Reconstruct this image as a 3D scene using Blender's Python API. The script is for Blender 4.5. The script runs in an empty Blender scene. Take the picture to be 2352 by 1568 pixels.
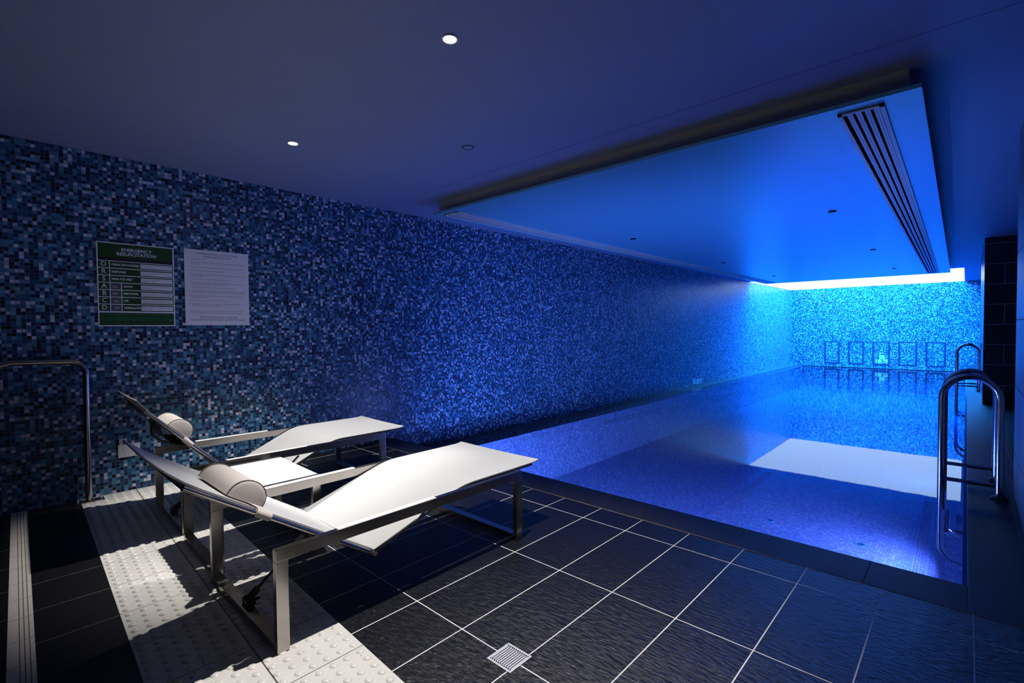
import bpy, bmesh, math, random
from mathutils import Vector, Matrix
random.seed(7)
PI = math.pi
C = bpy.context.scene.collection
sc = bpy.context.scene

# ------------------------------------------------------------------ dimensions
XL = -4.621      # mosaic wall on the left
YB = 19.773      # mosaic wall at the far end
H = 2.4916       # ceiling
WZ = -0.185      # water level
PZ = -0.90       # pool floor
PXL, PXR = -4.20, 0.02   # pool edges
PY0, PY1 = 3.045, 19.40
XR = 0.25        # near part of the right wall
P = 0.0235       # mosaic pitch

# ------------------------------------------------------------------ mesh helpers
def bx(bm, c, s, rot=None, bev=0.0):
    r = bmesh.ops.create_cube(bm, size=1.0)
    vs = r['verts']
    for v in vs:
        v.co = Vector((v.co.x*s[0], v.co.y*s[1], v.co.z*s[2]))
    if bev > 0:
        es = list({e for v in vs for e in v.link_edges})
        rr = bmesh.ops.bevel(bm, geom=es, offset=bev, segments=2, profile=0.7, affect='EDGES')
        vs = list({v for f in rr['faces'] for v in f.verts} | {v for v in vs if v.is_valid})
    m = Matrix.Translation(Vector(c))
    if rot is not None:
        m = m @ rot.to_4x4()
    for v in vs:
        v.co = m @ v.co
    return vs

def b2(bm, lo, hi, bev=0.0):
    return bx(bm, [(a+b)/2 for a, b in zip(lo, hi)], [abs(b-a) for a, b in zip(lo, hi)], None, bev)

def quad(bm, pts):
    return bm.faces.new([bm.verts.new(p) for p in pts])

def tube(bm, pts, r, n=14, cap=True, flat=1.0, up=None):
    """round tube swept along a polyline; flat < 1 squashes it to an oval"""
    pts = [Vector(p) for p in pts]
    rings = []
    prev = None
    for i, p in enumerate(pts):
        if i == 0: t = pts[1]-pts[0]
        elif i == len(pts)-1: t = pts[-1]-pts[-2]
        else: t = (pts[i+1]-p).normalized() + (p-pts[i-1]).normalized()
        t.normalize()
        if prev is None:
            a = Vector(up) if up else (Vector((0,0,1)) if abs(t.z) < .9 else Vector((1,0,0)))
            u = (a - t*a.dot(t)).normalized()
        else:
            u = (prev - t*prev.dot(t)).normalized()
        prev = u
        w = t.cross(u)
        rings.append([bm.verts.new(p + u*(r*flat*math.cos(2*PI*k/n)) + w*(r*math.sin(2*PI*k/n))) for k in range(n)])
    for a, b in zip(rings, rings[1:]):
        for k in range(n):
            bm.faces.new((a[k], a[(k+1) % n], b[(k+1) % n], b[k]))
    if cap:
        bm.faces.new(list(reversed(rings[0]))); bm.faces.new(rings[-1])

def arc(c, r, a0, a1, n, plane):
    o = []
    for i in range(n+1):
        a = a0+(a1-a0)*i/n
        x, y = r*math.cos(a), r*math.sin(a)
        o.append(Vector(c) + (Vector((x, 0, y)) if plane == 'xz' else Vector((0, x, y)) if plane == 'yz' else Vector((x, y, 0))))
    return o

def disc(bm, c, r0, r1, z0, z1, n=28):
    """ring or disc (r0 = 0) with thickness along z"""
    o = [[bm.verts.new((c[0]+r*math.cos(2*PI*k/n), c[1]+r*math.sin(2*PI*k/n), c[2]+z)) for k in range(n)] for r, z in ((r1, z0), (r1, z1))]
    for k in range(n):
        bm.faces.new((o[0][k], o[0][(k+1) % n], o[1][(k+1) % n], o[1][k]))
    if r0 > 0:
        i = [[bm.verts.new((c[0]+r0*math.cos(2*PI*k/n), c[1]+r0*math.sin(2*PI*k/n), c[2]+z)) for k in range(n)] for z in (z0, z1)]
        for k in range(n):
            q = (k+1) % n
            bm.faces.new((i[0][q], i[0][k], i[1][k], i[1][q]))
            bm.faces.new((o[1][k], o[1][q], i[1][q], i[1][k]))
            bm.faces.new((o[0][q], o[0][k], i[0][k], i[0][q]))
    else:
        bm.faces.new(list(reversed(o[0]))); bm.faces.new(o[1])

def obj(name, bm, mat, parent=None, smooth=False, **props):
    if isinstance(bm, bpy.types.Mesh):
        me = bm
    else:
        bmesh.ops.recalc_face_normals(bm, faces=bm.faces[:])
        me = bpy.data.meshes.new(name)
        bm.to_mesh(me); bm.free()
    if smooth:
        for f in me.polygons: f.use_smooth = True
        try:
            me.set_sharp_from_angle(angle=math.radians(38))
        except Exception:
            pass
    for m in (mat if isinstance(mat, (list, tuple)) else [mat]):
        me.materials.append(m)
    o = bpy.data.objects.new(name, me)
    C.objects.link(o)
    if parent: o.parent = parent
    for k, v in props.items(): o[k] = v
    return o

def struct(name, bm, mat, **k):
    return obj(name, bm, mat, kind='structure', **k)

def empty(name, loc, rz=0.0, label=None, category=None, group=None):
    o = bpy.data.objects.new(name, None)
    o.empty_display_size = .1
    o.location = loc; o.rotation_euler = (0, 0, rz)
    C.objects.link(o)
    if label: o['label'] = label
    if category: o['category'] = category
    if group: o['group'] = group
    return o

def dup(root, loc, rz, label):
    r = root.copy(); C.objects.link(r); r.location = loc; r.rotation_euler = (0, 0, rz); r['label'] = label
    for ch in list(root.children):
        c = ch.copy(); C.objects.link(c); c.parent = r
        for g in list(ch.children):
            d = g.copy(); C.objects.link(d); d.parent = c
    return r

# ------------------------------------------------------------------ materials
def new(name):
    m = bpy.data.materials.new(name); m.use_nodes = True
    nt = m.node_tree
    b = nt.nodes['Principled BSDF']
    return m, nt, b

def pr(name, col, rough=.5, metal=0.0, spec=.5, **k):
    m, nt, b = new(name)
    b.inputs['Base Color'].default_value = (*col, 1)
    b.inputs['Roughness'].default_value = rough
    b.inputs['Metallic'].default_value = metal
    b.inputs['Specular IOR Level'].default_value = spec
    return m

def nd(nt, t, **k):
    n = nt.nodes.new(t)
    for a, v in k.items(): setattr(n, a, v)
    return n

def mth(nt, op, a, b=None, c=None):
    n = nt.nodes.new('ShaderNodeMath'); n.operation = op
    for i, v in enumerate((a, b, c)):
        if v is None: continue
        if isinstance(v, (int, float)): n.inputs[i].default_value = v
        else: nt.links.new(v, n.inputs[i])
    return n.outputs[0]

def mixc(nt, fac, a, b):
    n = nt.nodes.new('ShaderNodeMix'); n.data_type = 'RGBA'
    if isinstance(fac, (int, float)): n.inputs[0].default_value = fac
    else: nt.links.new(fac, n.inputs[0])
    for i, v in ((6, a), (7, b)):
        if isinstance(v, tuple): n.inputs[i].default_value = (*v, 1)
        else: nt.links.new(v, n.inputs[i])
    return n.outputs[2]

def pos(nt):
    g = nt.nodes.new('ShaderNodeNewGeometry')
    s = nt.nodes.new('ShaderNodeSeparateXYZ')
    nt.links.new(g.outputs['Position'], s.inputs[0])
    return g.outputs['Position'], s.outputs

def line(nt, coord, start, pitch, w):
    """1 on a joint of width w, repeated every pitch from start"""
    f = mth(nt, 'FRACT', mth(nt, 'DIVIDE', mth(nt, 'SUBTRACT', coord, start - pitch/2), pitch))
    d = mth(nt, 'ABSOLUTE', mth(nt, 'SUBTRACT', f, .5))
    return mth(nt, 'LESS_THAN', d, w/2/pitch)

def mosaic(name, ax, palette, grout, pitch=P, joint=.10, rough=.30, seed=0.0, streak=0.0):
    m, nt, b = new(name)
    _, s = pos(nt)
    u = mth(nt, 'DIVIDE', s[ax[0]], pitch); v = mth(nt, 'DIVIDE', s[ax[1]], pitch)
    iu, iv = mth(nt, 'FLOOR', u), mth(nt, 'FLOOR', v)
    cx = nt.nodes.new('ShaderNodeCombineXYZ')
    nt.links.new(iu, cx.inputs[0]); nt.links.new(iv, cx.inputs[1]); cx.inputs[2].default_value = seed
    wn = nd(nt, 'ShaderNodeTexWhiteNoise', noise_dimensions='3D')
    nt.links.new(cx.outputs[0], wn.inputs['Vector'])
    cr = nt.nodes.new('ShaderNodeValToRGB'); cr.color_ramp.interpolation = 'CONSTANT'
    e = cr.color_ramp.elements
    for i, (p_, c_) in enumerate(palette):
        if i < 2: el = e[i]; el.position = p_
        else: el = e.new(p_)
        el.color = (*c_, 1)
    nt.links.new(wn.outputs['Value'], cr.inputs[0])
    # a little shade difference from tile to tile
    hs = nt.nodes.new('ShaderNodeHueSaturation')
    sx = nt.nodes.new('ShaderNodeSeparateColor'); nt.links.new(wn.outputs['Color'], sx.inputs[0])
    nt.links.new(mth(nt, 'MULTIPLY_ADD', sx.outputs[1], .5, .75), hs.inputs['Value'])
    nt.links.new(cr.outputs[0], hs.inputs['Color'])
    fu = mth(nt, 'ABSOLUTE', mth(nt, 'SUBTRACT', mth(nt, 'FRACT', u), .5))
    fv = mth(nt, 'ABSOLUTE', mth(nt, 'SUBTRACT', mth(nt, 'FRACT', v), .5))
    g = mth(nt, 'GREATER_THAN', mth(nt, 'MAXIMUM', fu, fv), .5 - joint/2)
    nt.links.new(mixc(nt, g, hs.outputs[0], grout), b.inputs['Base Color'])
    nt.links.new(mth(nt, 'MULTIPLY_ADD', g, .5, rough), b.inputs['Roughness'])
    b.inputs['Specular IOR Level'].default_value = .24
    # slightly uneven glass tiles
    bp = nt.nodes.new('ShaderNodeBump'); bp.inputs['Strength'].default_value = .25; bp.inputs['Distance'].default_value = .002
    nt.links.new(mth(nt, 'SUBTRACT', sx.outputs[2], g), bp.inputs['Height'])
    nt.links.new(bp.outputs[0], b.inputs['Normal'])
    return m

WALLPAL = [(0, (.006, .009, .022)), (.10, (.010, .028, .085)), (.32, (.022, .10, .20)), (.52, (.06, .20, .33)),
           (.68, (.13, .26, .40)), (.80, (.02, .065, .16)), (.88, (.50, .50, .62))]
POOLPAL = [(0, (.15, .20, .38)), (.25, (.18, .235, .43)), (.55, (.22, .275, .48)), (.78, (.11, .16, .33)), (.90, (.32, .38, .56))]
M = {}
M['wall_mosaic_y'] = mosaic('blue glass mosaic of the long wall', (1, 2), WALLPAL, (.10, .14, .22))
M['wall_mosaic_x'] = mosaic('blue glass mosaic of the end wall', (0, 2), WALLPAL, (.10, .14, .22), seed=3.0)
M['pool_floor'] = mosaic('pool floor mosaic', (0, 1), POOLPAL, (.10, .14, .34), rough=.4, seed=5.0)
M['pool_side_y'] = mosaic('pool side mosaic', (1, 2), POOLPAL, (.10, .14, .34), rough=.4, seed=6.0)
M['pool_side_x'] = mosaic('pool end mosaic', (0, 2), POOLPAL, (.10, .14, .34), rough=.4, seed=7.0)
M['lane_dark'] = mosaic('dark lane line mosaic', (0, 1), [(0, (.12, .18, .40)), (.5, (.16, .22, .48)), (.8, (.20, .28, .56))], (.10, .14, .34), rough=.4, seed=8.0)

def slate(name, lines, base=(.005, .0055, .007), rough=.34, bump=.6, groutc=(.80, .78, .76), spec=.4):
    m, nt, b = new(name)
    P_, s = pos(nt)
    mp = nt.nodes.new('ShaderNodeMapping'); nt.links.new(P_, mp.inputs[0])
    mp.inputs['Scale'].default_value = (26, 70, 26); mp.inputs['Rotation'].default_value = (0, 0, .5)
    n1 = nd(nt, 'ShaderNodeTexNoise'); nt.links.new(mp.outputs[0], n1.inputs['Vector'])
    n1.inputs['Scale'].default_value = 1.0; n1.inputs['Detail'].default_value = 5; n1.inputs['Roughness'].default_value = .62; n1.inputs['Distortion'].default_value = .6
    n2 = nd(nt, 'ShaderNodeTexNoise'); nt.links.new(P_, n2.inputs['Vector']); n2.inputs['Scale'].default_value = 2.2; n2.inputs['Detail'].default_value = 4
    col = mixc(nt, mth(nt, 'MULTIPLY', n2.outputs[0], n1.outputs[0]), tuple(c*.6 for c in base), tuple(c*2.0 for c in base))
    if lines:
        l = None
        for ax, st, pi_, w in lines:
            q = line(nt, s[ax], st, pi_, w)
            l = q if l is None else mth(nt, 'MAXIMUM', l, q)
        nt.links.new(mixc(nt, l, col, groutc), b.inputs['Base Color'])
        nt.links.new(mth(nt, 'MULTIPLY_ADD', l, .4, rough), b.inputs['Roughness'])
    else:
        nt.links.new(col, b.inputs['Base Color']); b.inputs['Roughness'].default_value = rough
    b.inputs['Specular IOR Level'].default_value = spec
    bp = nt.nodes.new('ShaderNodeBump'); bp.inputs['Strength'].default_value = bump; bp.inputs['Distance'].default_value = .012
    nt.links.new(n1.outputs[0], bp.inputs['Height']); nt.links.new(bp.outputs[0], b.inputs['Normal'])
    return m

M['slate'] = slate('black riven slate tiles with pale grout', [(0, -2.0632, .29976, .0043), (1, 1.2682, .6384, .0043)])
M['slate_landing'] = slate('black slate strip behind the top step', [(0, -2.297, .3145, .0032)], base=(.006, .006, .007), bump=.12, groutc=(.11, .105, .10))
M['coping'] = slate('honed black stone coping', [(0, -2.136, .5985, .004)], base=(.016, .018, .022), rough=.5, bump=.10, groutc=(.05, .05, .055))
M['coping_side'] = slate('honed black stone side coping', [(1, 3.39, .635, .004)], base=(.016, .018, .022), rough=.5, bump=.10, groutc=(.03, .03, .035))
M['walkway'] = slate('black stone walkway', [(0, .235, 5.0, .005), (0, .30, 5.0, .004), (1, 3.39, .635, .003)], base=(.016, .018, .022), rough=.5, bump=.10, groutc=(.35, .35, .36))
M['pillar'] = slate('black stone pillar tiles', [(2, 0.0, .30, .006)], base=(.010, .011, .016), rough=.26, bump=.06, groutc=(.16, .16, .20))
M['right_wall'] = slate('grey stone slabs', [(2, .33, .45, .006), (1, 4.4, .9, .004)], base=(.13, .15, .17), rough=.4, bump=.35, groutc=(.015, .015, .018))
M['dark_wall'] = pr('unlit dark wall', (.02, .02, .022), .7)
M['ledge'] = slate('wet black stone gutter edge', None, base=(.012, .013, .016), rough=.12, bump=.03)

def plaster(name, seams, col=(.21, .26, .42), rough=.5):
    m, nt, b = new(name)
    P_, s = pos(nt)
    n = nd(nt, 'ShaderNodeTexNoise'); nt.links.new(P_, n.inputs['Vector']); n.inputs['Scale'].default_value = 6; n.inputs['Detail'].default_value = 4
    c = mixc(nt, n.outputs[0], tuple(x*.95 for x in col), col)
    for y, w in seams:
        d = mth(nt, 'LESS_THAN', mth(nt, 'ABSOLUTE', mth(nt, 'SUBTRACT', s[1], y)), w/2)
        c = mixc(nt, d, c, tuple(x*.22 for x in col))
    nt.links.new(c, b.inputs['Base Color']); b.inputs['Roughness'].default_value = rough
    b.inputs['Specular IOR Level'].default_value = .5
    mp = nt.nodes.new('ShaderNodeMapping'); nt.links.new(P_, mp.inputs[0]); mp.inputs['Scale'].default_value = (14, 60, 14)
    n3 = nd(nt, 'ShaderNodeTexNoise'); nt.links.new(mp.outputs[0], n3.inputs['Vector']); n3.inputs['Scale'].default_value = 1
    bp = nt.nodes.new('ShaderNodeBump'); bp.inputs['Strength'].default_value = .12; bp.inputs['Distance'].default_value = .01
    nt.links.new(n3.outputs[0], bp.inputs['Height']); nt.links.new(bp.outputs[0], b.inputs['Normal'])
    return m
M['ceiling'] = plaster('white painted ceiling', [(2.862, .007), (8.9, .005), (12.2, .004)])  # base colour tinted blue to stand in for blue ambient light
M['soffit'] = plaster('white painted soffit', [(9.27, .007)], (.12, .40, .60), .22)  # blue light of the pool end mixed into the base colour

M['upstand'] = plaster('white painted upstand', [], (.42, .41, .39), .7)
# brushed stainless steel
def steel(name, col=(.44, .41, .385), rough=.24):
    m, nt, b = new(name)
    tc = nt.nodes.new('ShaderNodeTexCoord')
    n = nd(nt, 'ShaderNodeTexNoise'); nt.links.new(tc.outputs['Object'], n.inputs['Vector']); n.inputs['Scale'].default_value = 14; n.inputs['Detail'].default_value = 4
    nt.links.new(mth(nt, 'MULTIPLY_ADD', n.outputs[0], .14, rough-.07), b.inputs['Roughness'])
    nt.links.new(mixc(nt, n.outputs[0], tuple(c*.82 for c in col), tuple(c*1.12 for c in col)), b.inputs['Base Color'])
    b.inputs['Metallic'].default_value = 1
    return m
M['steel'] = steel('brushed stainless steel')
M['chrome'] = pr('polished stainless steel', (.42, .42, .46), .16, 1)
M['black_plastic'] = pr('black plastic', (.012, .012, .013), .4)
M['drain'] = pr('satin drain steel', (.62, .63, .68), .42, .35)
M['bolt'] = pr('bright bolt steel', (.8, .72, .6), .22, 1)

def cloth(name, col, scale, rough=.85, trans=0.0):
    m, nt, b = new(name)
    tc = nt.nodes.new('ShaderNodeTexCoord')
    ck = nd(nt, 'ShaderNodeTexChecker'); nt.links.new(tc.outputs['Object'], ck.inputs['Vector']); ck.inputs['Scale'].default_value = scale
    n = nd(nt, 'ShaderNodeTexNoise'); nt.links.new(tc.outputs['Object'], n.inputs['Vector']); n.inputs['Scale'].default_value = 7
    c = mixc(nt, n.outputs[0], tuple(x*.95 for x in col), col)
    nt.links.new(c, b.inputs['Base Color']); b.inputs['Roughness'].default_value = rough
    b.inputs['Specular IOR Level'].default_value = .2
    bp = nt.nodes.new('ShaderNodeBump'); bp.inputs['Strength'].default_value = .15; bp.inputs['Distance'].default_value = .001
    nt.links.new(ck.outputs['Fac'], bp.inputs['Height']); nt.links.new(bp.outputs[0], b.inputs['Normal'])
    return m
M['sling'] = cloth('cream woven sling fabric', (.415, .415, .415), 700)
M['pillow'] = cloth('greige cushion fabric', (.44, .40, .37), 500)
M['seam'] = pr('dark seam', (.10, .09, .085), .8)
M['white_top'] = pr('white table top', (.82, .82, .82), .35)
M['guard'] = pr('cream rail guard', (.78, .75, .70), .5)

# tactile paving : ivory porcelain with dark joints
def tactile():
    m, nt, b = new('ivory tactile paving')
    P_, s = pos(nt)
    yy = mth(nt, 'ADD', s[1], mth(nt, 'MULTIPLY', mth(nt, 'ADD', s[0], 2.0), .036))
    l = mth(nt, 'MAXIMUM', line(nt, s[0], -2.297, .3145, .0035), line(nt, yy, .657, 5.0, .005))
    n = nd(nt, 'ShaderNodeTexNoise'); nt.links.new(P_, n.inputs['Vector']); n.inputs['Scale'].default_value = 9; n.inputs['Detail'].default_value = 5
    c = mixc(nt, n.outputs[0], (.56, .53, .495), (.69, .675, .645))
    sp = nd(nt, 'ShaderNodeTexVoronoi'); nt.links.new(P_, sp.inputs['Vector']); sp.inputs['Scale'].default_value = 18
    c = mixc(nt, mth(nt, 'LESS_THAN', sp.outputs['Distance'], .05), c, (.2, .15, .10))
    nt.links.new(mixc(nt, l, c, (.07, .055, .045)), b.inputs['Base Color'])
    b.inputs['Roughness'].default_value = .38
    return m
M['tactile'] = tactile()
def nosing():
    m, nt, b = new('ivory grooved stair nosing')
    P_, s = pos(nt)
    yy = mth(nt, 'ADD', s[1], mth(nt, 'MULTIPLY', mth(nt, 'ADD', s[0], 2.4), .028))
    l = line(nt, s[0], -2.475, .2085, .003)
    for k in (.052, .066, .080):
        l = mth(nt, 'MAXIMUM', l, line(nt, yy, k, 5.0, .0032))
    nt.links.new(mixc(nt, l, (.55, .51, .47), (.10, .085, .07)), b.inputs['Base Color'])
    b.inputs['Roughness'].default_value = .5
    return m
M['nosing'] = nosing()

def emis(name, col, st):
    m = bpy.data.materials.new(name); m.use_nodes = True
    nt = m.node_tree; nt.nodes.clear()
    e = nt.nodes.new('ShaderNodeEmission'); e.inputs[0].default_value = (*col, 1); e.inputs[1].default_value = st
    o = nt.nodes.new('ShaderNodeOutputMaterial'); nt.links.new(e.outputs[0], o.inputs[0])
    return m
M['panel'] = emis('blue luminous ceiling panel', (.003, .24, 1.0), 80.0)
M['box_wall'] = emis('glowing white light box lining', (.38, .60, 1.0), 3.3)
M['lamp'] = emis('warm white lamp', (1.0, .95, .88), 60.0)
M['violet_lamp'] = emis('violet pool lamp', (.30, .46, 1.0), 1800.0)  # only for the added fill lamps below the front coping
M['bright_violet_lamp'] = emis('bright violet pool lamp', (.38, .44, 1.0), 2300.0)
M['blue_lamp'] = emis('blue pool lamp', (.0, .42, 1.0), 420.0)

def water():
    m = bpy.data.materials.new('still pool water'); m.use_nodes = True
    nt = m.node_tree; nt.nodes.clear()
    P_, s = pos(nt)
    mp = nt.nodes.new('ShaderNodeMapping'); nt.links.new(P_, mp.inputs[0]); mp.inputs['Scale'].default_value = (5, 3.2, 1)
    n = nd(nt, 'ShaderNodeTexNoise'); nt.links.new(mp.outputs[0], n.inputs['Vector']); n.inputs['Scale'].default_value = 1; n.inputs['Detail'].default_value = 3
    bp = nt.nodes.new('ShaderNodeBump'); bp.inputs['Strength'].default_value = 1.0; bp.inputs['Distance'].default_value = .00016
    # calmer near the deck, finely rippled towards the far end
    mp2 = nt.nodes.new('ShaderNodeMapping'); nt.links.new(P_, mp2.inputs[0]); mp2.inputs['Scale'].default_value = (11, 5, 1)
    n2 = nd(nt, 'ShaderNodeTexNoise'); nt.links.new(mp2.outputs[0], n2.inputs['Vector']); n2.inputs['Scale'].default_value = 1; n2.inputs['Detail'].default_value = 3
    far = mth(nt, 'MULTIPLY', mth(nt, 'MINIMUM', mth(nt, 'MAXIMUM', mth(nt, 'MULTIPLY', mth(nt, 'SUBTRACT', s[1], 7.0), .22), 0.0), 1.0), 5.0)
    nt.links.new(mth(nt, 'MULTIPLY_ADD', n2.outputs[0], far, n.outputs[0]), bp.inputs['Height'])
    fr = nt.nodes.new('ShaderNodeFresnel'); fr.inputs[0].default_value = 1.42; nt.links.new(bp.outputs[0], fr.inputs['Normal'])
    t = nt.nodes.new('ShaderNodeBsdfTransparent'); t.inputs[0].default_value = (.36, .52, .82, 1)
    g = nt.nodes.new('ShaderNodeBsdfGlossy'); g.inputs['Roughness'].default_value = .015; nt.links.new(bp.outputs[0], g.inputs['Normal'])
    mx = nt.nodes.new('ShaderNodeMixShader'); nt.links.new(fr.outputs[0], mx.inputs[0]); nt.links.new(t.outputs[0], mx.inputs[1]); nt.links.new(g.outputs[0], mx.inputs[2])
    o = nt.nodes.new('ShaderNodeOutputMaterial'); nt.links.new(mx.outputs[0], o.inputs[0])
    return m
M['water'] = water()
M['plaque'] = pr('white plaque', (.80, .80, .84), .3)
M['green'] = pr('dark green print', (.010, .060, .012), .35)
M['sign_black'] = pr('black print', (.012, .012, .014), .4)
M['mid_green'] = pr('mid green print', (.03, .30, .12), .4)
M['photo'] = pr('dark photo print', (.10, .10, .12), .4)
M['ink'] = pr('dark ink', (.03, .03, .05), .5)
M['vent_black'] = pr('black vent void', (.003, .003, .004), .9, 0, 0)
M['vent_paint'] = pr('white painted vent', (.62, .62, .64), .45)
M['border'] = pr('dark border tile', (.012, .03, .06), .35)
M['white_plastic'] = pr('white plastic', (.80, .78, .78), .3)

# ------------------------------------------------------------------ setting
HOLE = (XL, -0.05, 15.15, YB)     # light box opening in the ceiling
bm = bmesh.new()
b2(bm, (XL-.15, -3.0, -1.6), (XL, YB+.15, 4.0))
struct('wall_left', bm, M['wall_mosaic_y'])
bm = bmesh.new()
b2(bm, (XL, YB, -1.6), (2.6, YB+.15, H))
struct('wall_back', bm, M['wall_mosaic_x'])
bm = bmesh.new()
b2(bm, (XR, -3.0, -1.6), (XR+.22, 4.80, H))
struct('wall_right', bm, M['right_wall'])
bm = bmesh.new()
b2(bm, (2.5, 4.0, -.2), (2.6, YB, H))
b2(bm, (XR+.22, 3.9, -.2), (2.6, 4.0, H))
struct('wall_passage', bm, M['dark_wall'])
bm = bmesh.new()
b2(bm, (XL-.15, -3.15, -1.6), (XR+.22, -3.0, H))
struct('wall_front', bm, M['dark_wall'])
bm = bmesh.new()
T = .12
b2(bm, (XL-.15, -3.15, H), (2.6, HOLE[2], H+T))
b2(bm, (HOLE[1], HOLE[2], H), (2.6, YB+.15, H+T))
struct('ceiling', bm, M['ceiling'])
# light box above the far end of the pool
LT = H+1.35
bm = bmesh.new()
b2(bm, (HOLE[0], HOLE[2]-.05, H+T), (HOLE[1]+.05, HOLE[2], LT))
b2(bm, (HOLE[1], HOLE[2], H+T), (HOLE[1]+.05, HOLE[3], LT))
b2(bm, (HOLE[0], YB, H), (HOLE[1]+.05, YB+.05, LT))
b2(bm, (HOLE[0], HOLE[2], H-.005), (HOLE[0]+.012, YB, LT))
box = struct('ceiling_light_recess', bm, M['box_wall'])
bm = bmesh.new()
b2(bm, (HOLE[0], HOLE[2]-.05, LT), (HOLE[1]+.05, YB+.05, LT+.04))
obj('luminous_panel', bm, M['panel'], label='large luminous blue-white ceiling panel above far end of pool', category='light panel')

# deck, cut around the pool
bm = bmesh.new()
b2(bm, (XL, .445, -.16), (XR, 2.758, 0))
struct('floor', bm, M['slate'])
bm = bmesh.new()   # strip between nosing and tactile paving, plus the steps going down behind
b2(bm, (XL, .0, -.16), (XR, .445, 0))
struct('floor_landing', bm, M['slate_landing'])
bm = bmesh.new()
for k in range(1, 7):
    b2(bm, (XL, -.30*k, -1.6), (XR, -.30*(k-1)+.0, -.17*k))
b2(bm, (XL, -3.0, -1.6), (XR, -1.8, -1.19))
struct('stairs', bm, M['slate_landing'])
bm = bmesh.new()
ya = lambda x, c, k, x0: c - k*(x-x0)
def skew(bm, x0, x1, ya0, yb0, k, xr, z0, z1):
    """slab whose long edges follow the tiling's slight skew"""
    v = [bm.verts.new((x, y - k*(x-xr), z)) for z in (z0, z1) for x, y in ((x0, ya0), (x1, ya0), (x1, yb0), (x0, yb0))]
    for f in ((3, 2, 1, 0), (4, 5, 6, 7), (0, 1, 5, 4), (1, 2, 6, 5), (2, 3, 7, 6), (3, 0, 4, 7)):
        bm.faces.new([v[i] for i in f])
skew(bm, XL, XR, .018, .094, .030, -2.40, -.02, .0015)
struct('stair_nosing', bm, M['nosing'])
# tactile paving with rows of truncated domes
bm = bmesh.new()
skew(bm, XL, XR, .338, .962, .036, -2.045, -.02, .0015)
NX, NY = 93, 12
for i in range(NX):
    x = -2.297 + .3145/6*(i-45+.5)
    if x < XL+.03 or x > XR-.03: continue
    for j in range(NY):
        y = .338 + .052*(j+.5) - .036*(x+2.045)
        rings = []
        for r, z in ((.0165, .0015), (.0135, .0050), (.0085, .0068)):
            rings.append([bm.verts.new((x+r*math.cos(PI/5*k), y+r*math.sin(PI/5*k), z)) for k in range(10)])
        for a, b_ in zip(rings, rings[1:]):
            for k in range(10): bm.faces.new((a[k], a[(k+1) % 10], b_[(k+1) % 10], b_[k]))
        bm.faces.new(rings[-1])
struct('tactile_paving', bm, M['tactile'], smooth=True)

bm = bmesh.new()
b2(bm, (XL, 2.758, -.16), (PXR, PY0, 0), .003)
struct('pool_coping', bm, M['coping'])
bm = bmesh.new()   # joint between deck and coping
b2(bm, (XL, 2.755, -.02), (XR, 2.761, .0008))
struct('trim_1', bm, pr('brown grout', (.30, .22, .17), .8))
bm = bmesh.new()
b2(bm, (PXR, 2.758, -.16), (.235, YB, 0), .003)
struct('side_coping', bm, M['coping_side'])
bm = bmesh.new()
b2(bm, (.235, 2.758, -.16), (2.6, YB, -.001))
struct('floor_walkway', bm, M['walkway'])
# overflow gutter along the mosaic walls
GX = -4.40
bm = bmesh.new()
b2(bm, (GX, PY0, -.60), (PXL, PY1, -.172))
b2(bm, (GX, PY1, -.60), (PXR, YB-.22, -.172))
struct('gutter_edge', bm, M['ledge'])
bm = bmesh.new()
y = PY0
while y < YB-.22:
    b2(bm, (XL, y, -.19), (GX, y+.016, -.172)); y += .026
x = XL
while x < PXR:
    b2(bm, (x, YB-.22, -.19), (x+.016, YB, -.172)); x += .026
b2(bm, (XL, PY0, -.30), (GX, YB, -.26)); b2(bm, (GX, YB-.22, -.30), (PXR, YB, -.26))
struct('gutter_grating', bm, pr('grey gutter grating', (.11, .115, .12), .4))
# pool basin
bm = bmesh.new(); b2(bm, (PXL-.2, PY0-.1, PZ-.1), (PXR+.1, PY1+.1, PZ)); struct('pool_floor', bm, M['pool_floor'])
bm = bmesh.new(); b2(bm, (PXL-.1, PY0, PZ), (PXL, PY1, -.175)); b2(bm, (0, PY0, PZ), (.12, PY1, -.165)); struct('pool_wall_side', bm, M['pool_side_y'])
bm = bmesh.new(); b2(bm, (PXL, PY1, PZ), (PXR, PY1+.1, -.175)); b2(bm, (PXL, PY0-.1, PZ), (PXR, PY0, -.165)); struct('pool_wall_end', bm, M['pool_side_x'])
bm = bmesh.new()
for x0, x1 in ((-2.24, -2.19), (-2.13, -2.08), (-.40, -.31), (-.27, -.20)):
    b2(bm, (x0, PY0, PZ-.01), (x1, PY1-.8, PZ+.0012))
struct('lane_line', bm, M['lane_dark'])
bm = bmesh.new()
quad(bm, [(PXL, PY0, WZ), (.0, PY0, WZ), (.0, PY1, WZ), (PXL, PY1, WZ)])
obj('pool_water', bm, M['water'], label='still blue water filling the long indoor pool', category='water', kind='stuff')

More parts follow.
